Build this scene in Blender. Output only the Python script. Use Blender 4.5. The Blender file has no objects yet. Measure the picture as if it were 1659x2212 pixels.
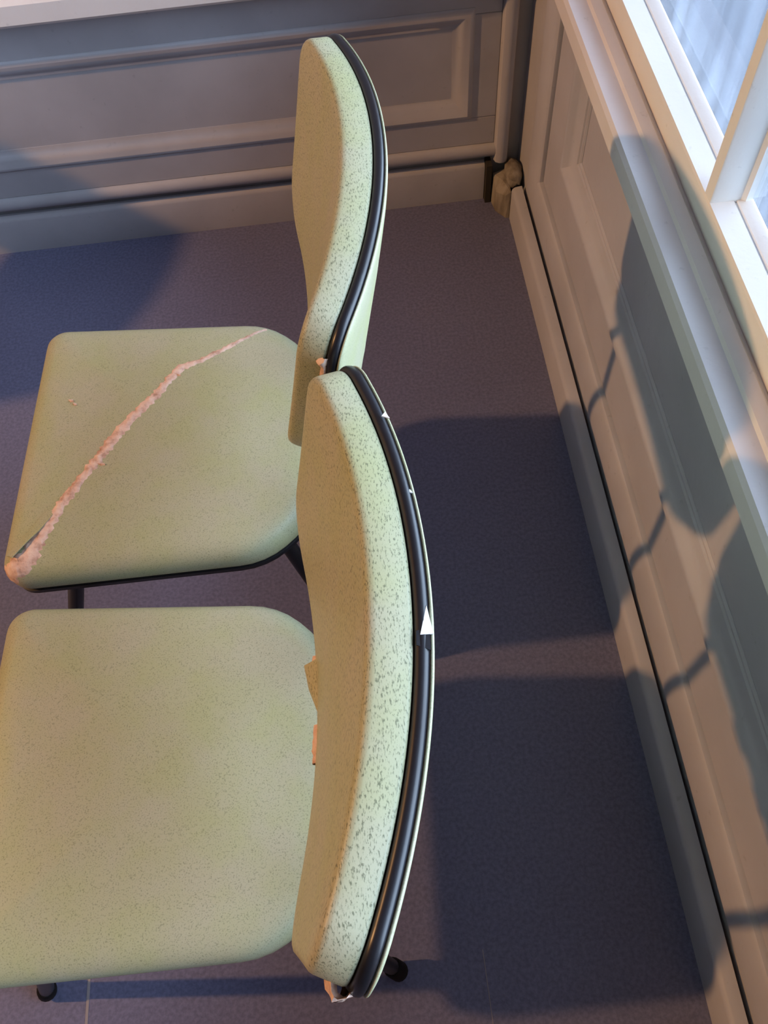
import bpy, bmesh, math, random
from mathutils import Vector, Matrix
from mathutils.bvhtree import BVHTree

sc = bpy.context.scene
C = sc.collection
random.seed(7)

# ------------------------------------------------------------------ camera
F_PX, PITCH, ROLL_K, CAM_H = 1790.0, math.radians(60.5), 0.115, 1.41
_n = math.hypot(1, ROLL_K)
_s, _c = math.sin(PITCH), math.cos(PITCH)
U = Vector((0, _s, _c)); FWD = Vector((0, _c, -_s)); XA = Vector((1, 0, 0))
right = (XA - U * ROLL_K) / _n
up = (XA * ROLL_K + U) / _n
cam = bpy.data.cameras.new('camera')
cam.sensor_fit = 'VERTICAL'; cam.sensor_height = 36.0
cam.lens = 36.0 * F_PX / 2212.0
cam.clip_start = 0.02
camo = bpy.data.objects.new('camera', cam); C.objects.link(camo)
M = Matrix.Identity(4)
for i, v in enumerate((right, up, -FWD)):
    for r in range(3):
        M[r][i] = v[r]
M.translation = (0, 0, CAM_H)
camo.matrix_world = M
sc.camera = camo

def at_z(u, v, z):
    """photo pixel -> point on the horizontal plane at height z"""
    dx, dy = u - 829.5, v - 1106.0
    a = (dx - ROLL_K * dy) / _n; b = (-ROLL_K * dx - dy) / _n
    r = XA * a + U * b + FWD * F_PX
    return Vector((0, 0, CAM_H)) + r * ((z - CAM_H) / r.z)

# ------------------------------------------------------------------ light
SKY = 11.5
w = bpy.data.worlds.new('sky'); sc.world = w; w.use_nodes = True
bg = w.node_tree.nodes['Background']
bg.inputs[0].default_value = (0.64, 0.79, 1.0, 1); bg.inputs[1].default_value = SKY

lamp = bpy.data.lights.new('room_lamp', 'SPOT')          # shaded lamp: no light upwards
lamp.energy = 400; lamp.color = (1.0, 0.52, 0.215); lamp.shadow_soft_size = 0.055
lamp.spot_size = math.radians(95); lamp.spot_blend = 0.5
lo = bpy.data.objects.new('room_lamp', lamp); C.objects.link(lo); lo.location = (-3.6, 0.56, 2.75)
lo.rotation_euler = (Vector((-0.4, 0.62, 0.3)) - lo.location).to_track_quat('-Z', 'Y').to_euler()

portal = bpy.data.lights.new('window_portal', 'AREA')      # only guides the sampling of the sky
portal.shape = 'RECTANGLE'; portal.size = 2.6; portal.size_y = 1.62
portal.cycles.is_portal = True
po = bpy.data.objects.new('window_portal', portal); C.objects.link(po)
po.location = (0.50, 0.13, 1.5)
po.rotation_euler = (math.radians(90), 0, math.radians(90))

vs = sc.view_settings
vs.view_transform = 'Standard'; vs.look = 'None'; vs.gamma = 1.0; vs.exposure = 0.0
vs.use_curve_mapping = False
sc.cycles.use_denoising = True
sc.cycles.max_bounces = 8
sc.cycles.transparent_max_bounces = 12
sc.cycles.caustics_reflective = False; sc.cycles.caustics_refractive = False

# ------------------------------------------------------------------ materials
def newmat(name, color, rough=0.6, spec=0.3):
    m = bpy.data.materials.new(name); m.use_nodes = True
    b = m.node_tree.nodes['Principled BSDF']
    b.inputs['Base Color'].default_value = (*color, 1)
    b.inputs['Roughness'].default_value = rough
    b.inputs['Specular IOR Level'].default_value = spec
    return m

def N(m, t, **kw):
    n = m.node_tree.nodes.new(t)
    for k, v in kw.items():
        setattr(n, k, v)
    return n

def L(m, a, b): m.node_tree.links.new(a, b)

def noise(m, scale, stretch=(1, 1, 1), detail=3.0, coord='Object', rough=0.55):
    tc = N(m, 'ShaderNodeTexCoord'); mp = N(m, 'ShaderNodeMapping')
    mp.inputs['Scale'].default_value = stretch
    L(m, tc.outputs[coord], mp.inputs[0])
    nz = N(m, 'ShaderNodeTexNoise'); nz.inputs['Scale'].default_value = scale
    nz.inputs['Detail'].default_value = detail; nz.inputs['Roughness'].default_value = rough
    L(m, mp.outputs[0], nz.inputs['Vector'])
    return nz

def ramp(m, src, stops):
    r = N(m, 'ShaderNodeValToRGB')
    el = r.color_ramp.elements
    while len(el) < len(stops): el.new(0.5)
    for e, (p, c) in zip(el, stops):
        e.position = p; e.color = (*c, 1) if len(c) == 3 else c
    L(m, src, r.inputs[0]); return r

def mixcol(m, fac, a, b, mode='MIX'):
    x = N(m, 'ShaderNodeMix', data_type='RGBA', blend_type=mode)
    for sock, v in ((x.inputs[0], fac), (x.inputs[6], a), (x.inputs[7], b)):
        if hasattr(v, 'links'): L(m, v, sock)
        elif isinstance(v, (int, float)): sock.default_value = v
        else: sock.default_value = (*v, 1)
    return x.outputs[2]

def bump(m, h, strength, dist=0.002):
    b = N(m, 'ShaderNodeBump'); b.inputs['Strength'].default_value = strength
    b.inputs['Distance'].default_value = dist
    L(m, h, b.inputs['Height'])
    L(m, b.outputs[0], m.node_tree.nodes['Principled BSDF'].inputs['Normal'])

def base(m): return m.node_tree.nodes['Principled BSDF'].inputs['Base Color']

def vinyl(name, stretch, dens, amount, tone=(0.465, 0.475, 0.285)):
    m = newmat(name, tone, 0.42, 0.35)
    big = noise(m, 14, detail=3)
    t2 = tuple(v * f for v, f in zip(tone, (1.03, 0.99, 1.12)))
    t3 = tuple(v * f for v, f in zip(tone, (0.97, 0.98, 0.90)))
    c0 = ramp(m, big.outputs[0], [(0.35, t3), (0.65, t2)]).outputs[0]
    fl = noise(m, dens, stretch, detail=2.5, rough=0.6)
    msk = ramp(m, fl.outputs[0], [(0.535, (0, 0, 0)), (0.66, (amount,) * 3)]).outputs[0]
    c1 = mixcol(m, msk, c0, (0.085, 0.10, 0.055))
    L(m, c1, base(m))
    bump(m, fl.outputs[0], 0.15, 0.0006)
    return m

MAT = {}
MAT['vinyl_seat'] = vinyl('vinyl_seat', (1, 1, 1), 620, 0.42)
MAT['vinyl_back'] = vinyl('vinyl_back', (1.25, 0.42, 1.0), 760, 0.75)
MAT['vinyl_panel'] = vinyl('vinyl_panel', (1, 1, 1), 700, 0.30)
MAT['piping'] = newmat('black_piping', (0.012, 0.012, 0.016), 0.33, 0.5)
MAT['tube'] = newmat('black_tube', (0.010, 0.010, 0.012), 0.38, 0.5)
MAT['rubber'] = newmat('black_rubber', (0.008, 0.008, 0.009), 0.7, 0.2)
m = newmat('foam', (0.80, 0.56, 0.44), 0.9, 0.1)
nz = noise(m, 90, detail=5)
L(m, ramp(m, nz.outputs[0], [(0.30, (0.50, 0.30, 0.22)), (0.50, (0.80, 0.56, 0.45)), (0.72, (0.92, 0.72, 0.60))]).outputs[0], base(m))
bump(m, nz.outputs[0], 0.7, 0.003); MAT['foam'] = m
MAT['liner'] = newmat('white_liner', (0.85, 0.83, 0.82), 0.8, 0.1)

def paint(name, col, worn):
    m = newmat(name, col, 0.5, 0.3)
    a = noise(m, 5, detail=4); b_ = noise(m, 60, detail=4)
    lo_ = tuple(v * (1 - worn) for v in col); hi = tuple(min(1, v * (1 + worn * 0.6)) for v in col)
    c = ramp(m, a.outputs[0], [(0.3, lo_), (0.7, hi)]).outputs[0]
    sp = ramp(m, b_.outputs[0], [(0.66, (0, 0, 0)), (0.74, (0.35,) * 3)]).outputs[0]
    L(m, mixcol(m, sp, c, tuple(v * 0.62 for v in col)), base(m))
    bump(m, b_.outputs[0], 0.22, 0.002)
    return m
MAT['paint'] = paint('grey_woodwork_paint', (0.48, 0.485, 0.545), 0.10)
MAT['paint_far'] = paint('grey_wainscot_paint', (0.47, 0.47, 0.51), 0.12)
MAT['sill'] = paint('sill_paint', (0.74, 0.72, 0.74), 0.06)
MAT['ledge'] = paint('ledge_paint', (0.86, 0.82, 0.80), 0.05)
MAT['window'] = paint('window_paint', (0.80, 0.80, 0.79), 0.04)
MAT['plaster'] = paint('room_plaster', (0.11, 0.11, 0.12), 0.05)
MAT['ceil'] = newmat('ceiling_white', (0.80, 0.80, 0.80), 0.9, 0.1)

m = newmat('floor_lino', (0.10, 0.115, 0.16), 0.46, 0.35)
a = noise(m, 2.2, detail=5); b_ = noise(m, 160, detail=3)
c = ramp(m, a.outputs[0], [(0.3, (0.150, 0.158, 0.262)), (0.7, (0.175, 0.184, 0.298))]).outputs[0]
sp = ramp(m, b_.outputs[0], [(0.35, (0.80,) * 3), (0.65, (1.12,) * 3)]).outputs[0]
L(m, mixcol(m, 1.0, c, sp, 'MULTIPLY'), base(m)); bump(m, b_.outputs[0], 0.1, 0.001)
MAT['floor'] = m
MAT['seam'] = newmat('floor_seam', (0.34, 0.31, 0.32), 0.6, 0.2)
MAT['gap_dark'] = newmat('gap_shade_dark', (0.05, 0.045, 0.04), 0.8, 0.1)  # shade of the corner gap put in as a dark colour
m = newmat('broken_wood', (0.32, 0.29, 0.25), 0.8, 0.1)
nz = noise(m, 30, (1, 1, 0.3), detail=5)
L(m, ramp(m, nz.outputs[0], [(0.3, (0.13, 0.11, 0.09)), (0.6, (0.34, 0.31, 0.27))]).outputs[0], base(m))
bump(m, nz.outputs[0], 0.6, 0.004); MAT['broken'] = m
MAT['ground'] = newmat('outside_ground', (0.044, 0.052, 0.080), 0.9, 0.1)

# glass: clear, with a faint vertical film of dirt and dried drips
m = bpy.data.materials.new('window_glass'); m.use_nodes = True
nt = m.node_tree; nt.nodes.remove(nt.nodes['Principled BSDF']); out = nt.nodes['Material Output']
tr = N(m, 'ShaderNodeBsdfTransparent'); tr.inputs[0].default_value = (0.95, 0.97, 0.98, 1)
gl = N(m, 'ShaderNodeBsdfGlossy'); gl.inputs['Roughness'].default_value = 0.03
df = N(m, 'ShaderNodeBsdfTranslucent'); df.inputs[0].default_value = (0.75, 0.82, 0.95, 1)
fr = N(m, 'ShaderNodeFresnel'); fr.inputs[0].default_value = 1.3
m1 = N(m, 'ShaderNodeMixShader'); L(m, fr.outputs[0], m1.inputs[0]); L(m, tr.outputs[0], m1.inputs[1]); L(m, gl.outputs[0], m1.inputs[2])
st = noise(m, 34, (1, 1, 0.07), detail=4)
rp = ramp(m, st.outputs[0], [(0.38, (0.035,) * 3), (0.75, (0.10,) * 3)])
m2 = N(m, 'ShaderNodeMixShader'); L(m, rp.outputs[0], m2.inputs[0]); L(m, m1.outputs[0], m2.inputs[1]); L(m, df.outputs[0], m2.inputs[2])
L(m, m2.outputs[0], out.inputs[0]); MAT['glass'] = m

# ------------------------------------------------------------------ mesh helpers
def obj(name, verts, faces, mat, parent=None, smooth=False, angle=None):
    me = bpy.data.meshes.new(name); me.from_pydata([tuple(v) for v in verts], [], faces)
    bm = bmesh.new(); bm.from_mesh(me); bmesh.ops.recalc_face_normals(bm, faces=bm.faces); bm.to_mesh(me); bm.free()
    me.materials.append(MAT[mat])
    if smooth:
        for p in me.polygons: p.use_smooth = True
        if angle: me.set_sharp_from_angle(angle=math.radians(angle))
    me.update()
    o = bpy.data.objects.new(name, me); C.objects.link(o)
    if parent: o.parent = parent
    return o

def boxes(bs):
    V, Fc = [], []
    for (x0, x1, y0, y1, z0, z1) in bs:
        k = len(V)
        V += [(x, y, z) for x in (x0, x1) for y in (y0, y1) for z in (z0, z1)]
        Fc += [[k + i for i in f] for f in ((0, 1, 3, 2), (4, 6, 7, 5), (0, 4, 5, 1), (2, 3, 7, 6), (0, 2, 6, 4), (1, 5, 7, 3))]
    return V, Fc

def box(name, b, mat, parent=None, bev=0.0):
    o = obj(name, *boxes([b]), mat, parent)
    if bev:
        md = o.modifiers.new('bevel', 'BEVEL'); md.width = bev; md.segments = 3
        for p in o.data.polygons: p.use_smooth = True
        o.data.set_sharp_from_angle(angle=math.radians(50))
    return o

def tag(o, label=None, cat=None, group=None, kind=None):
    for k, v in (('label', label), ('category', cat), ('group', group), ('kind', kind)):
        if v: o[k] = v
    return o

def extrude(name, prof, axis, a, b, mat, parent=None, angle=35):
    """closed 2D profile swept straight: axis 'y' -> prof (x, z); axis 'x' -> prof (y, z)"""
    n = len(prof); V = []
    for t in (a, b):
        V += [(p, t, q) if axis == 'y' else (t, p, q) for p, q in prof]
    Fc = [[i, (i + 1) % n, n + (i + 1) % n, n + i] for i in range(n)] + [list(range(n)), list(range(2 * n - 1, n - 1, -1))]
    return obj(name, V, Fc, mat, parent, True, angle)

def frame(name, rect, prof, mapf, mat, parent=None, top=True):
    """mitred moulding round a rectangle (a0,a1,b0,b1); prof = [(offset outwards, height out of wall)]"""
    a0, a1, b0, b1 = rect; V = []; n = len(prof)
    for (sa, sb) in ((0, 0), (1, 0), (1, 1), (0, 1)):
        for o_, h_ in prof:
            V.append(mapf((a1 + o_) if sa else (a0 - o_), (b1 + (o_ if top else 0)) if sb else (b0 - o_), h_))
    Fc = []
    for k in (0, 1, 2, 3) if top else (0, 1, 3):
        for i in range(n):
            j = (i + 1) % n; k2 = (k + 1) % 4
            Fc.append([k * n + i, k * n + j, k2 * n + j, k2 * n + i])
    return obj(name, V, Fc, mat, parent, True, 35)

def tube(pts, rad, seg=14, closed=False):
    pts = [Vector(p) for p in pts]; V, Fc = [], []; n = len(pts)
    rads = rad if isinstance(rad, (list, tuple)) else [rad] * n
    ref = None
    for i, p in enumerate(pts):
        if closed: t = pts[(i + 1) % n] - pts[i - 1]
        else: t = pts[min(i + 1, n - 1)] - pts[max(i - 1, 0)]
        t.normalize()
        if ref is None: ref = t.orthogonal()
        ref = (ref - t * ref.dot(t)).normalized()
        b = t.cross(ref)
        for k in range(seg):
            a_ = 2 * math.pi * k / seg
            V.append(p + (ref * math.cos(a_) + b * math.sin(a_)) * rads[i])
    for i in range(n if closed else n - 1):
        i2 = (i + 1) % n
        for k in range(seg):
            k2 = (k + 1) % seg
            Fc.append([i * seg + k, i * seg + k2, i2 * seg + k2, i2 * seg + k])
    if not closed:
        Fc.append(list(range(seg))[::-1]); Fc.append([(n - 1) * seg + k for k in range(seg)])
    return V, Fc

def smooth_path(pts, it=3):
    pts = [Vector(p) for p in pts]
    for _ in range(it):
        q = [pts[0]]
        for a_, b2 in zip(pts, pts[1:]):
            q += [a_.lerp(b2, 0.25), a_.lerp(b2, 0.75)]
        q.append(pts[-1]); pts = q
    return pts

# ------------------------------------------------------------------ room shell
RX0, RY0, RZ = -6.4, -3.6, 3.3
XW, YW = 0.412, 1.668            # wall faces behind the mouldings
fl = tag(box('floor', (RX0 - .1, 0.62, RY0 - .1, 1.85, -0.06, 0.0), 'floor'),
         'dark blue-grey lino floor under the chairs', 'floor', kind='structure')
for x, wd in ((-0.523, 0.0042), (0.072, 0.0011)):
    box('seam', (x - wd / 2, x + wd / 2, RY0, 0.075 if x < 0 else 0.03, 0.0, 0.0006), 'seam', fl)
tag(box('ceiling', (RX0 - .1, 0.62, RY0 - .1, 1.85, RZ, RZ + .06), 'ceil'), 'plain white ceiling over the room', 'ceiling', kind='structure')
tag(box('wall_left', (RX0 - .12, RX0, RY0, 1.8, 0, RZ), 'plaster'), 'plain wall opposite the window', 'wall', kind='structure')
tag(box('wall_near', (RX0, 0.6, RY0 - .12, RY0, 0, RZ), 'plaster'), 'plain wall behind the viewer', 'wall', kind='structure')

# --- far wall: wainscot
wf = tag(box('wall_far', (RX0, 0.60, YW, YW + .12, 0, RZ), 'paint_far'), 'grey painted panelled wall across the top of the picture', 'wall', kind='structure')
fm = lambda a_, b2, h_: (a_, YW - h_, b2)
# stiles and rails stand proud of the recessed field
PX1, PZ0, PZ1, PX0 = 0.250, 0.262, 0.418, -1.62
TH = 0.016
box('rail', (PX0 - .3, 0.349, YW - TH, YW + .002, 0.150, PZ0 - 0.044), 'paint_far', wf, 0.002)
box('rail', (PX0 - .3, 0.349, YW - TH, YW + .002, PZ1 + 0.030, 0.56), 'paint_far', wf, 0.002)
box('stile', (PX1 + 0.034, 0.349, YW - TH, YW + .002, PZ0 - 0.0435, PZ1 + .0295), 'paint_far', wf, 0.002)
box('stile', (PX0 - .3, PX0 - 0.034, YW - TH, YW + .002, PZ0 - 0.0435, PZ1 + .0295), 'paint_far', wf, 0.002)
V, Fc = boxes([(PX0, PX1, YW - .003, YW + .002, PZ0, PZ1)])
obj('panel', V, Fc, 'paint_far', wf)
prof = [(0.0, 0.0), (0.0, 0.004), (0.006, 0.006), (0.016, 0.013), (0.026, 0.019), (0.034, 0.0225), (0.040, 0.021), (0.044, 0.017), (0.044, 0.0)]
prof = [(o_ * 0.999, h_) for o_, h_ in prof]
frame('panel_moulding', (PX0, PX1, PZ0, PZ1), prof, fm, 'paint_far', wf)
# torus bead over the baseboard
tp = [(YW, 0.118)] + [(YW - TH - 0.013 * math.sin(math.pi * k / 8), 0.118 + 0.016 * (1 - math.cos(math.pi * k / 8))) for k in range(9)] + [(YW, 0.150)]
extrude('bead', tp, 'x', RX0 + .02, 0.352, 'paint_far', wf)
bf = tag(extrude('baseboard_far', [(YW, 0.0), (1.645, 0.0), (1.645, 0.088), (1.648, 0.095), (1.655, 0.100), (1.662, 0.100), (1.662, 0.06), (YW, 0.06)], 'x', RX0 + .02, 0.330, 'paint_far'),
         'grey baseboard along the panelled wall', 'baseboard', kind='structure')
t1 = tag(extrude('trim_1', [(YW - .001, 0.548), (1.606, 0.548), (1.598, 0.556), (1.598, 0.590), (1.606, 0.600), (YW - .001, 0.602)], 'x', RX0 + .02, 0.40, 'ledge'),
         'pale projecting ledge on top of the wainscot', 'ledge', kind='structure')

# --- window wall
WY0, WY1, WZ0, WZ1 = -1.1685, 1.4315, 0.664, 2.35
wr = tag(obj('wall_right', *boxes([(0.430, 0.60, RY0, YW, 0, 0.640), (0.430, 0.60, RY0, YW, WZ1, RZ),
         (0.430, 0.60, RY0, WY0 - .05, 0.64, WZ1), (0.430, 0.60, WY1 + .05, YW, 0.64, WZ1)]), 'paint'),
         'grey painted panelling under the window', 'wall', kind='structure')
rm = lambda a_, b2, h_: (0.430 - h_, a_, b2)
RPY1, RPZ0 = 1.235, 0.405
PY0, PZT = -1.35, 0.640
V, Fc = boxes([(0.424, 0.431, PY0, RPY1, RPZ0, PZT)])
obj('panel', V, Fc, 'paint', wr)
# inner moulding, flat frame, bold outer torus
ip = [(0.0, 0.0), (0.0, 0.007), (0.003, 0.010), (0.007, 0.010), (0.009, 0.013), (0.020, 0.017), (0.030, 0.024), (0.036, 0.030), (0.042, 0.033), (0.049, 0.032), (0.053, 0.027), (0.056, 0.020), (0.056, 0.0)]
frame('panel_moulding', (PY0, RPY1, RPZ0, 0.627), ip, rm, 'paint', wr, False)
b0 = 0.0605; b1 = 0.196
box('rail', (XW, 0.431, PY0 - .3, RPY1 + b1 - .008, RPZ0 - b1 + .008, RPZ0 - b0), 'paint', wr)
box('rail', (XW, 0.431, PY0 - .3, YW, 0.004, RPZ0 - b1 - .094), 'paint', wr)
box('stile', (XW, 0.431, RPY1 + b0, RPY1 + b1 - .008, RPZ0 - b0, 0.64), 'paint', wr)
box('stile', (XW, 0.431, RPY1 + b1 + .095, YW, RPZ0 - b1 - .094, 0.64), 'paint', wr)
box('stile', (XW, 0.431, PY0 - .3, PY0 - b0, RPZ0 - b0, 0.64), 'paint', wr)
op = [(b1, 0.018)] + [(b1 + 0.046 * (1 - math.cos(math.pi * k / 10)), 0.016 + 0.019 * math.sin(math.pi * k / 10) ** 0.8) for k in range(11)] + [(b1 + .092, 0.004), (b1, 0.004)]
frame('outer_moulding', (PY0, RPY1, RPZ0, 0.627), op[1:], rm, 'paint', wr, False)
cb = extrude('corner_bead', [(0.350, YW - .002), (0.349, YW - 0.020), (0.353, YW - 0.031), (0.361, YW - 0.036), (0.370, YW - 0.036), (0.378, YW - .031), (0.382, YW - .020), (0.382, YW - .002)], 'y', 0, 1, 'paint', wr)
cb.data.transform(Matrix(((1, 0, 0, 0), (0, 0, 1, 0), (0, 1, 0, 0), (0, 0, 0, 1))))
for v in cb.data.vertices: v.co.z = 0.108 if v.co.z < 0.5 else 0.64
bmm = bmesh.new(); bmm.from_mesh(cb.data); bmesh.ops.recalc_face_normals(bmm, faces=bmm.faces); bmm.to_mesh(cb.data); bmm.free()
br = tag(extrude('baseboard_right', [(0.404, 0.0), (0.381, 0.0), (0.381, 0.078), (0.383, 0.084), (0.388, 0.088), (0.404, 0.090)], 'y', RY0 + .02, 1.568, 'paint'),
         'grey baseboard below the window panelling', 'baseboard', kind='structure')

# --- window
win = bpy.data.objects.new('window_1', None); C.objects.link(win); win.location = (0.43, 0.13, 0.63)
tag(win, 'tall white window with narrow glazing bar and streaked glass', 'window', kind='structure')
win_inv = Matrix.Translation((-0.43, -0.13, -0.63))
def inwin(o): o.data.transform(win_inv); o.parent = win; return o
inwin(extrude('window_sill', [(0.4295, 0.628), (0.374, 0.628), (0.369, 0.632), (0.369, 0.659), (0.374, 0.664), (0.401, 0.665), (0.404, 0.670), (0.412, 0.673), (0.420, 0.672), (0.425, 0.666), (0.60, 0.664), (0.60, 0.641), (0.4295, 0.641)],
              'y', WY0 - .12, WY1 + .12, 'sill'))
inwin(extrude('bottom_rail', [(0.429, 0.664), (0.429, 0.701), (0.431, 0.7035), (0.460, 0.7035), (0.461, 0.7010), (0.4635, 0.7010), (0.4645, 0.7035), (0.480, 0.7065), (0.486, 0.7065), (0.50, 0.70), (0.50, 0.664)], 'y', WY0, WY1, 'window', None, 20))
inwin(box('top_rail', (0.43, 0.50, WY0, WY1, WZ1 - .05, WZ1), 'window', None, 0.003))
for y in (WY0, WY1):
    s_ = -1 if y == WY0 else 1
    inwin(box('jamb', (0.432, 0.598, min(y, y + s_ * .05), max(y, y + s_ * .05), 0.664, WZ1), 'window', None, 0.003))
bars = [0.7815 - 0.65 * k for k in range(3)]
for y in bars:
    V, Fc = [], []
    hw = 0.0095
    # tapered bar: narrow room face, wider towards the glass
    pf = [(0.431, y - hw), (0.433, y - hw - .001), (0.468, y - hw - .001), (0.472, y - hw - .006), (0.490, y - hw - .006),
          (0.490, y + hw + .006), (0.472, y + hw + .006), (0.468, y + hw + .001), (0.433, y + hw + .001), (0.431, y + hw)]
    for z in (0.700, WZ1 - .05):
        V += [(px, py, z) for px, py in pf]
    n = len(pf)
    Fc = [[i, (i + 1) % n, n + (i + 1) % n, n + i] for i in range(n)] + [list(range(n)), list(range(2 * n - 1, n - 1, -1))]
    inwin(obj('glazing_bar', V, Fc, 'window', None, True, 30))
edges = [WY0] + sorted(bars) + [WY1]
for y0, y1 in zip(edges, edges[1:]):
    zz = [0.705, 1.55, WZ1 - .05]
    for z0, z1 in zip(zz, zz[1:]):
        inwin(box('pane', (0.4795, 0.4825, y0 + (.014 if y0 != WY0 else 0), y1 - (.014 if y1 != WY1 else 0), z0 + .004, z1 - .004), 'glass'))
    for z in zz[1:2]:
        inwin(box('cross_bar', (0.452, 0.490, y0 + (.0156 if y0 != WY0 else 0), y1 - (.0156 if y1 != WY1 else 0), z - .0095, z + .0095), 'window', None, 0.002))

gr = tag(box('ground', (0.62, 14, -12, 14, -0.60, -0.55), 'ground'), 'bluish ground seen through the window', 'ground', kind='structure')

# --- broken end of the baseboard in the corner
V = [(0.346, 1.640, 0), (0.352, 1.598, 0), (0.372, 1.570, 0), (0.3805, 1.569, 0), (0.3805, 1.640, 0),
     (0.349, 1.640, .076), (0.352, 1.602, .052), (0.369, 1.576, .060), (0.3805, 1.570, .074), (0.3805, 1.640, .086), (0.367, 1.606, .080)]
Fc = [[0, 1, 6, 5], [1, 2, 7, 6], [2, 3, 8, 7], [3, 4, 9, 8], [4, 0, 5, 9], [0, 4, 3, 2, 1], [5, 6, 10], [6, 7, 10], [7, 8, 10], [8, 9, 10], [9, 5, 10]]
bb = obj('broken_baseboard_block', V, Fc, 'broken')
tag(bb, 'splintered bare wooden block in the corner at the end of the baseboard', 'wood block')
bmx = bmesh.new(); bmesh.ops.create_icosphere(bmx, subdivisions=3, radius=1.0)
lv = [Vector((0.391, 1.612, 0.094)) + Vector((v.co.x * .020, v.co.y * .040, v.co.z * .024)) * (1 + 0.16 * math.sin(v.co.x * 5 + v.co.y * 7) * math.cos(v.co.z * 6)) for v in bmx.verts]
lf = [[v.index for v in f.verts] for f in bmx.faces]; bmx.free()
obj('plaster_lump', lv, lf, 'broken', bb, True)
V, Fc = boxes([(0.3315, 0.3445, 1.630, 1.664, 0.0, 0.104)])
gp = obj('gap_shade', V, Fc, 'gap_dark'); tag(gp, 'dark upright block standing in for the shade in the gap at the end of the far baseboard', 'gap shade')  # dark block added in place of the shade inside the open gap

# ------------------------------------------------------------------ chair
def rounded(corners, bulge=None, arc=9, step=0.010):
    """corners: [(x, y, r)] counter-clockwise -> dense outline"""
    n = len(corners); P = []
    for i in range(n):
        p0, p1, p2 = (Vector(corners[i - 1][:2]), Vector(corners[i][:2]), Vector(corners[(i + 1) % n][:2]))
        r = corners[i][2]
        d0, d2 = (p0 - p1).normalized(), (p2 - p1).normalized()
        ang = d0.angle(d2); t = r / math.tan(ang / 2)
        cen = p1 + (d0 + d2).normalized() * (r / math.sin(ang / 2))
        a_, b2 = p1 + d0 * t, p1 + d2 * t
        va, vb = a_ - cen, b2 - cen
        tot = va.angle_signed(vb)
        for k in range(arc + 1):
            f = -tot * k / arc
            P.append(cen + Vector((va.x * math.cos(f) - va.y * math.sin(f), va.x * math.sin(f) + va.y * math.cos(f))))
    Q = []
    for a_, b2 in zip(P, P[1:] + P[:1]):
        k = max(1, int((b2 - a_).length / step))
        Q += [a_.lerp(b2, j / k) for j in range(k)]
    return [bulge(q) for q in Q] if bulge else Q

def inset(P, d):
    n = len(P); R = []
    for i in range(n):
        t = (P[(i + 1) % n] - P[i - 1]).normalized()
        R.append(P[i] + Vector((-t.y, t.x)) * d)
    return R

def shell(outline, prof, centre, dome, mapf, bottom=True):
    """rings by (inset, depth), then shrinking rings to the centre with a dome"""
    V, Fc, n = [], [], len(outline)
    rings = [(inset(outline, i_), d_) for i_, d_ in prof]
    last, dl = rings[-1]
    for f in (0.86, 0.70, 0.52, 0.34, 0.16):
        rings.append(([centre + (p - centre) * f for p in last], dl + dome * (1 - f * f)))
    for P, d_ in rings:
        V += [mapf(p.x, p.y, d_) for p in P]
    for r in range(len(rings) - 1):
        for i in range(n):
            j = (i + 1) % n
            Fc.append([r * n + i, r * n + j, (r + 1) * n + j, (r + 1) * n + i])
    V.append(mapf(centre.x, centre.y, dl + dome)); k = len(V) - 1; r = len(rings) - 1
    Fc += [[r * n + i, r * n + (i + 1) % n, k] for i in range(n)]
    if bottom:
        V.append(mapf(centre.x, centre.y, prof[0][1])); k = len(V) - 1
        Fc += [[(i + 1) % n, i, k] for i in range(n)]
    return V, Fc

SEAT_Z = 0.405
def seat_bulge(q):
    x, y = q
    if x > 0.10: x += 0.012 * max(0, 1 - (y / 0.17) ** 2)
    return Vector((x, y))
SEAT_OUT = rounded([(-0.218, -0.217, 0.034), (0.196, -0.196, 0.105), (0.196, 0.196, 0.105), (-0.218, 0.217, 0.034)], seat_bulge)

BW, BH, R_ARC, LEAN = 0.237, 0.232, 0.59, math.radians(10.5)
BX, BZ = 0.272, 0.648
def back_bulge(q):
    x, y = q
    if y > BH * 0.6: y += 0.012 * max(0, 1 - (x / 0.20) ** 2)
    if y < BH * 0.3: y -= 0.006 * max(0, 1 - (x / 0.16) ** 2)
    return Vector((x, y))
BACK_OUT = rounded([(-0.217, 0.0, 0.070), (0.217, 0.0, 0.070), (BW, BH, 0.034), (-BW, BH, 0.034)], back_bulge)
def back_map(u, t, d):
    ph = u / R_ARC; d = d * (1 - 0.20 * (u / BW) ** 2) * (1.14 - 0.40 * min(1, max(0, t / BH)) ** 0.8) if d > 0 else d; r = R_ARC - d * math.cos(LEAN)
    return Vector((BX - R_ARC + r * math.cos(ph) + t * math.tan(LEAN), r * math.sin(ph), BZ + t + d * math.sin(LEAN)))

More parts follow.
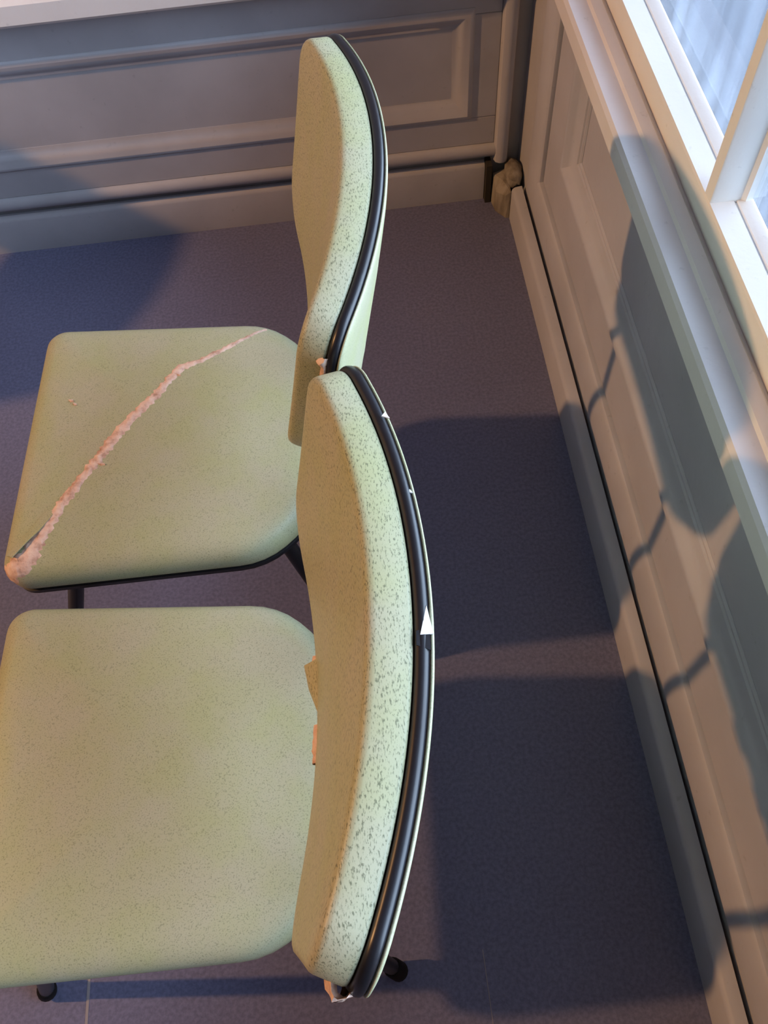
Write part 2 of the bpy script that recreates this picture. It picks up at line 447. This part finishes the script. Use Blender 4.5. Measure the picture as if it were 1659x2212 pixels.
def build_chair(name, label, loc, yaw, back_dx=0.0):
    root = bpy.data.objects.new(name, None); C.objects.link(root)
    root.location = loc; root.rotation_euler = (0, 0, yaw)
    root.empty_display_size = 0.1
    tag(root, label, 'chair', 'green vinyl chairs standing in a row')
    # seat
    prof = [(0.010, 0.000), (0.003, 0.003), (0.0, 0.010), (0.0, 0.026), (0.002, 0.035), (0.0065, 0.0425), (0.014, 0.048), (0.026, 0.0515)]
    V, Fc = shell(SEAT_OUT, prof, Vector((0.0, 0.0)), 0.007, lambda x, y, d: Vector((x, y, SEAT_Z + d)))
    seat = obj('seat_cushion', V, Fc, 'vinyl_seat', root, True)
    pan = [(0.004, 0.0), (0.002, 0.0015), (0.002, 0.009), (0.006, 0.010)]
    V, Fc = shell(SEAT_OUT, pan, Vector((0, 0)), 0.0, lambda x, y, d: Vector((x, y, SEAT_Z - 0.0108 + d)))
    obj('seat_pan', V, Fc, 'tube', root, True, 40)
    # legs
    for sy in (-1, 1):
        for top, foot in (((-0.135, sy * 0.178, SEAT_Z - 0.005), (-0.283, sy * 0.217, 0.0)), ((0.150, sy * 0.150, SEAT_Z - 0.005), (0.250, sy * 0.215, 0.0))):
            t_, f_ = Vector(top), Vector(foot)
            d = (t_ - f_).normalized()
            V, Fc = tube([t_, t_.lerp(f_, 0.5), f_ + d * 0.018], [0.0115, 0.0112, 0.0108], 16)
            lg = obj('leg', V, Fc, 'tube', root, True, 40)
            V, Fc = tube([f_ + d * 0.046, f_ + d * 0.042, f_ + d * 0.010, f_ + d * 0.0065], [0.0118, 0.0138, 0.0142, 0.012], 16)
            for v in V: v.z = max(v.z, 0.0005)
            obj('rubber_foot', V, Fc, 'rubber', lg, True, 40)
    # frame bars under the seat, and back posts
    for sx, wd in ((-0.135, 0.178), (0.150, 0.150)):
        V, Fc = tube([(sx, -wd, SEAT_Z - 0.022), (sx, wd, SEAT_Z - 0.022)], 0.0105, 12)
        obj('cross_bar', V, Fc, 'tube', root, True, 40)
    for sy in (-1, 1):
        y = sy * 0.140
        e = back_map(y, 0.06, 0.012); e0 = back_map(y, -0.02, 0.012); e.x += back_dx; e0.x += back_dx
        pts = smooth_path([(0.06, sy * 0.135, SEAT_Z - 0.024), (0.20, y, SEAT_Z - 0.024), (0.262, y, SEAT_Z - 0.02), (e0.x - 0.012, y, SEAT_Z + 0.16), tuple(e0), tuple(e)], 3)
        V, Fc = tube(pts, 0.0092, 14)
        obj('back_post', V, Fc, 'tube', root, True, 40)
    # backrest
    prof = [(0.006, 0.0), (0.001, 0.0012), (0.0, 0.005), (0.0, 0.034), (0.0006, 0.0385), (0.0022, 0.0420), (0.0050, 0.0440), (0.0095, 0.0450), (0.018, 0.0454)]
    V, Fc = shell(BACK_OUT, prof, Vector((0, BH / 2)), 0.005, back_map)
    back = obj('backrest', V, Fc, 'vinyl_back', root, True); back.location.x = back_dx
    # black piping round the rear edge, flat oval section
    n = len(BACK_OUT); ring = []
    sec = [(0.0035, 0.0), (-0.0005, -0.0008), (-0.0022, -0.0035), (-0.0025, -0.0060), (-0.0018, -0.0085), (0.0, -0.0102), (0.004, -0.0108)]
    V = []; Fc = []
    for i_, d_ in sec: V += [back_map(p.x, p.y, d_) for p in inset(BACK_OUT, i_)]
    for r in range(len(sec) - 1):
        for i in range(n):
            j = (i + 1) % n; Fc.append([r * n + i, r * n + j, (r + 1) * n + j, (r + 1) * n + i])
    obj('piping', V, Fc, 'piping', back, True)
    prof = [(0.006, -0.0098), (0.0002, -0.0108), (-0.0008, -0.0120), (0.0002, -0.0132), (0.004, -0.0142), (0.012, -0.0148)]
    V, Fc = shell(BACK_OUT, prof, Vector((0, BH / 2)), -0.0015, back_map)
    obj('back_panel', V, Fc, 'vinyl_panel', back, True)
    return root, seat, back

YAW = math.radians(-3.2)
far, far_seat, far_back = build_chair('dining_chair', 'green vinyl chair whose seat has a long diagonal tear, nearer the panelled wall', (-0.287, 0.712, 0), YAW)
near, near_seat, near_back = build_chair('dining_chair', 'green vinyl chair with an untorn seat and chipped piping, closest to the viewer', (-0.291, 0.241, 0), YAW, -0.013)
third, _, _ = build_chair('dining_chair', 'green vinyl chair standing apart to the left beyond the torn one', (-1.77, 1.32, 0), math.radians(-25))

# ------------------------------------------------------------------ damage
def to_local(root, p): return (Matrix.Translation(root.location) @ Matrix.Rotation(root.rotation_euler.z, 4, 'Z')).inverted() @ p
def bvh(o): return BVHTree.FromPolygons([v.co.copy() for v in o.data.vertices], [tuple(p.vertices) for p in o.data.polygons])

def surface_strip(name, tree, centre, half, lift, mat, parent, across=6, jag=0.25, rough=0.0009):
    """irregular strip lying on a surface; centre = local 3D points, half = half widths"""
    cen = []; hw = []
    for (a_, b2, h0, h1) in zip(centre, centre[1:], half, half[1:]):
        k = max(2, int((b2 - a_).length / 0.0035))
        cen += [a_.lerp(b2, j / k) for j in range(k)]; hw += [h0 + (h1 - h0) * j / k for j in range(k)]
    cen.append(centre[-1]); hw.append(half[-1])
    V, Fc = [], []; n = len(cen)
    for i, p in enumerate(cen):
        t = (cen[min(i + 1, n - 1)] - cen[max(i - 1, 0)]).normalized()
        loc, nor, _, _ = tree.find_nearest(p)
        side = nor.cross(t).normalized()
        l_, r_ = hw[i] * (1 + random.uniform(-jag, jag)), hw[i] * (1 + random.uniform(-jag, jag))
        for k in range(across + 1):
            f = -l_ + (l_ + r_) * k / across
            q = loc + side * f
            l2, n2, _, _ = tree.find_nearest(q)
            e = 1 - abs(2 * k / across - 1) ** 2
            V.append(l2 + n2 * (lift * e + random.uniform(0, rough) * e - 0.0004 * (1 - e)))
    w_ = across + 1
    for i in range(n - 1):
        for k in range(across):
            Fc.append([i * w_ + k, i * w_ + k + 1, (i + 1) * w_ + k + 1, (i + 1) * w_ + k])
    return obj(name, V, Fc, mat, parent, True, 50)

PXM = 0.00060
ts = bvh(far_seat)
path = [(578, 703, 3), (500, 745, 7), (430, 782, 9), (392, 795, 13), (374, 815, 13), (340, 855, 13), (290, 905, 14), (256, 938, 18), (222, 982, 15), (170, 1045, 14), (130, 1095, 15), (95, 1145, 18), (62, 1195, 26), (40, 1222, 30)]
cen = [to_local(far, at_z(u, v, 0.459)) for u, v, _ in path]; hw = [h_ * PXM for _, _, h_ in path]
cen.append(to_local(far, at_z(30, 1240, 0.425))); hw.append(0.017)
tear = surface_strip('tear', ts, cen, hw, 0.0011, 'foam', far_seat, across=8, jag=0.30, rough=0.0013)
tear['label'] = 'ragged strip of peach foam showing through the torn vinyl'
for (u, v, r) in ((155, 866, 7), (163, 874, 5), (385, 812, 9), (222, 1005, 9)):
    p = to_local(far, at_z(u, v, 0.459))
    surface_strip('nick', ts, [p + Vector((-r * PXM, 0.002, 0)), p, p + Vector((r * PXM, -0.0015, 0))], [0.001, 0.0028, 0.001], 0.0012, 'foam', far_seat)
# lifted lip of vinyl beside the wide end of the tear
lip = [(115, 1105), (85, 1142), (55, 1172), (22, 1205)]
V, Fc = [], []
for k, (u, v) in enumerate(lip):
    p = to_local(far, at_z(u, v, 0.459)); l_, n_, _, _ = ts.find_nearest(p)
    h_ = 0.0015 + 0.0022 * k
    V += [l_ + Vector((-0.010, 0.004, 0.0002)), l_ + Vector((-0.004, 0.002, h_ * 0.6)), l_ + Vector((0.003, -0.002, h_)), l_ + Vector((0.003, -0.002, h_ - 0.0012)), l_ + Vector((-0.004, 0.002, h_ * 0.6 - 0.0014))]
for k in range(len(lip) - 1):
    for i in range(5):
        j = (i + 1) % 5; Fc.append([k * 5 + i, k * 5 + j, k * 5 + 5 + j, k * 5 + 5 + i])
obj('torn_lip', V, Fc, 'vinyl_seat', far_seat, True, 40)

def flap(name, pts, thick, mat, parent):
    """small torn piece: polygon in local space given by 3D points, with thickness"""
    n = len(pts); nor = (pts[1] - pts[0]).cross(pts[2] - pts[0]).normalized() * thick
    V = list(pts) + [p + nor for p in pts]
    Fc = [list(range(n)), list(range(2 * n - 1, n - 1, -1))] + [[i, (i + 1) % n, n + (i + 1) % n, n + i] for i in range(n)]
    return obj(name, V, Fc, mat, parent)

bm_ = back_map
# near chair: white liner showing through the piping and a curled chip of it
u0 = -0.030
flap('piping_chip', [bm_(u0 - .004, BH + .0138, -.001), bm_(u0 + .006, BH + .0138, -.001), bm_(u0 + .0075, BH + .0140, -.010), bm_(u0 - .007, BH + .0140, -.0105)], 0.0012, 'piping', near_back)
flap('white_liner', [bm_(u0 + .003, BH + .0146, -.0035), bm_(u0 + .024, BH + .0142, -.0085), bm_(u0 + .004, BH + .0146, -.0125)], 0.0012, 'liner', near_back)
for u1, r in ((0.155, .0035), (0.085, .0018)):
    flap('white_liner', [bm_(u1, BH + .011, -.006), bm_(u1 + r, BH + .0105, -.010), bm_(u1 - r, BH + .011, -.0115)], 0.001, 'liner', near_back)

tb = bvh(near_back)
surface_strip('exposed_foam', tb, [bm_(-BW + .002, BH - .030, 0.004), bm_(-BW + .002, BH - .05, 0.002), bm_(-BW + .006, BH - .085, 0.003)], [0.006, 0.010, 0.004], 0.006, 'foam', near_back, jag=0.5, rough=0.005)
surface_strip('exposed_foam', tb, [bm_(0.052, 0.0, 0.042), bm_(0.040, -0.004, 0.045)], [0.008, 0.006], 0.003, 'foam', near_back, jag=0.4, rough=0.002)
surface_strip('exposed_foam', tb, [bm_(-0.020, -0.001, 0.044), bm_(-0.058, -0.001, 0.044)], [0.008, 0.007], 0.003, 'foam', near_back, jag=0.4, rough=0.002)
flap('torn_flap', [bm_(0.046, 0.010, 0.044), bm_(0.044, -0.003, 0.0535), bm_(0.018, -0.005, 0.050), bm_(-0.012, 0.004, 0.043)], 0.0012, 'vinyl_back', near_back)
tf = bvh(far_back)
surface_strip('exposed_foam', tf, [bm_(-BW + .004, BH - .022, -0.004), bm_(-BW + .003, BH - .045, -0.004), bm_(-BW + .008, BH - .09, -0.004)], [0.006, 0.008, 0.006], 0.004, 'foam', far_back, jag=0.3, rough=0.002)
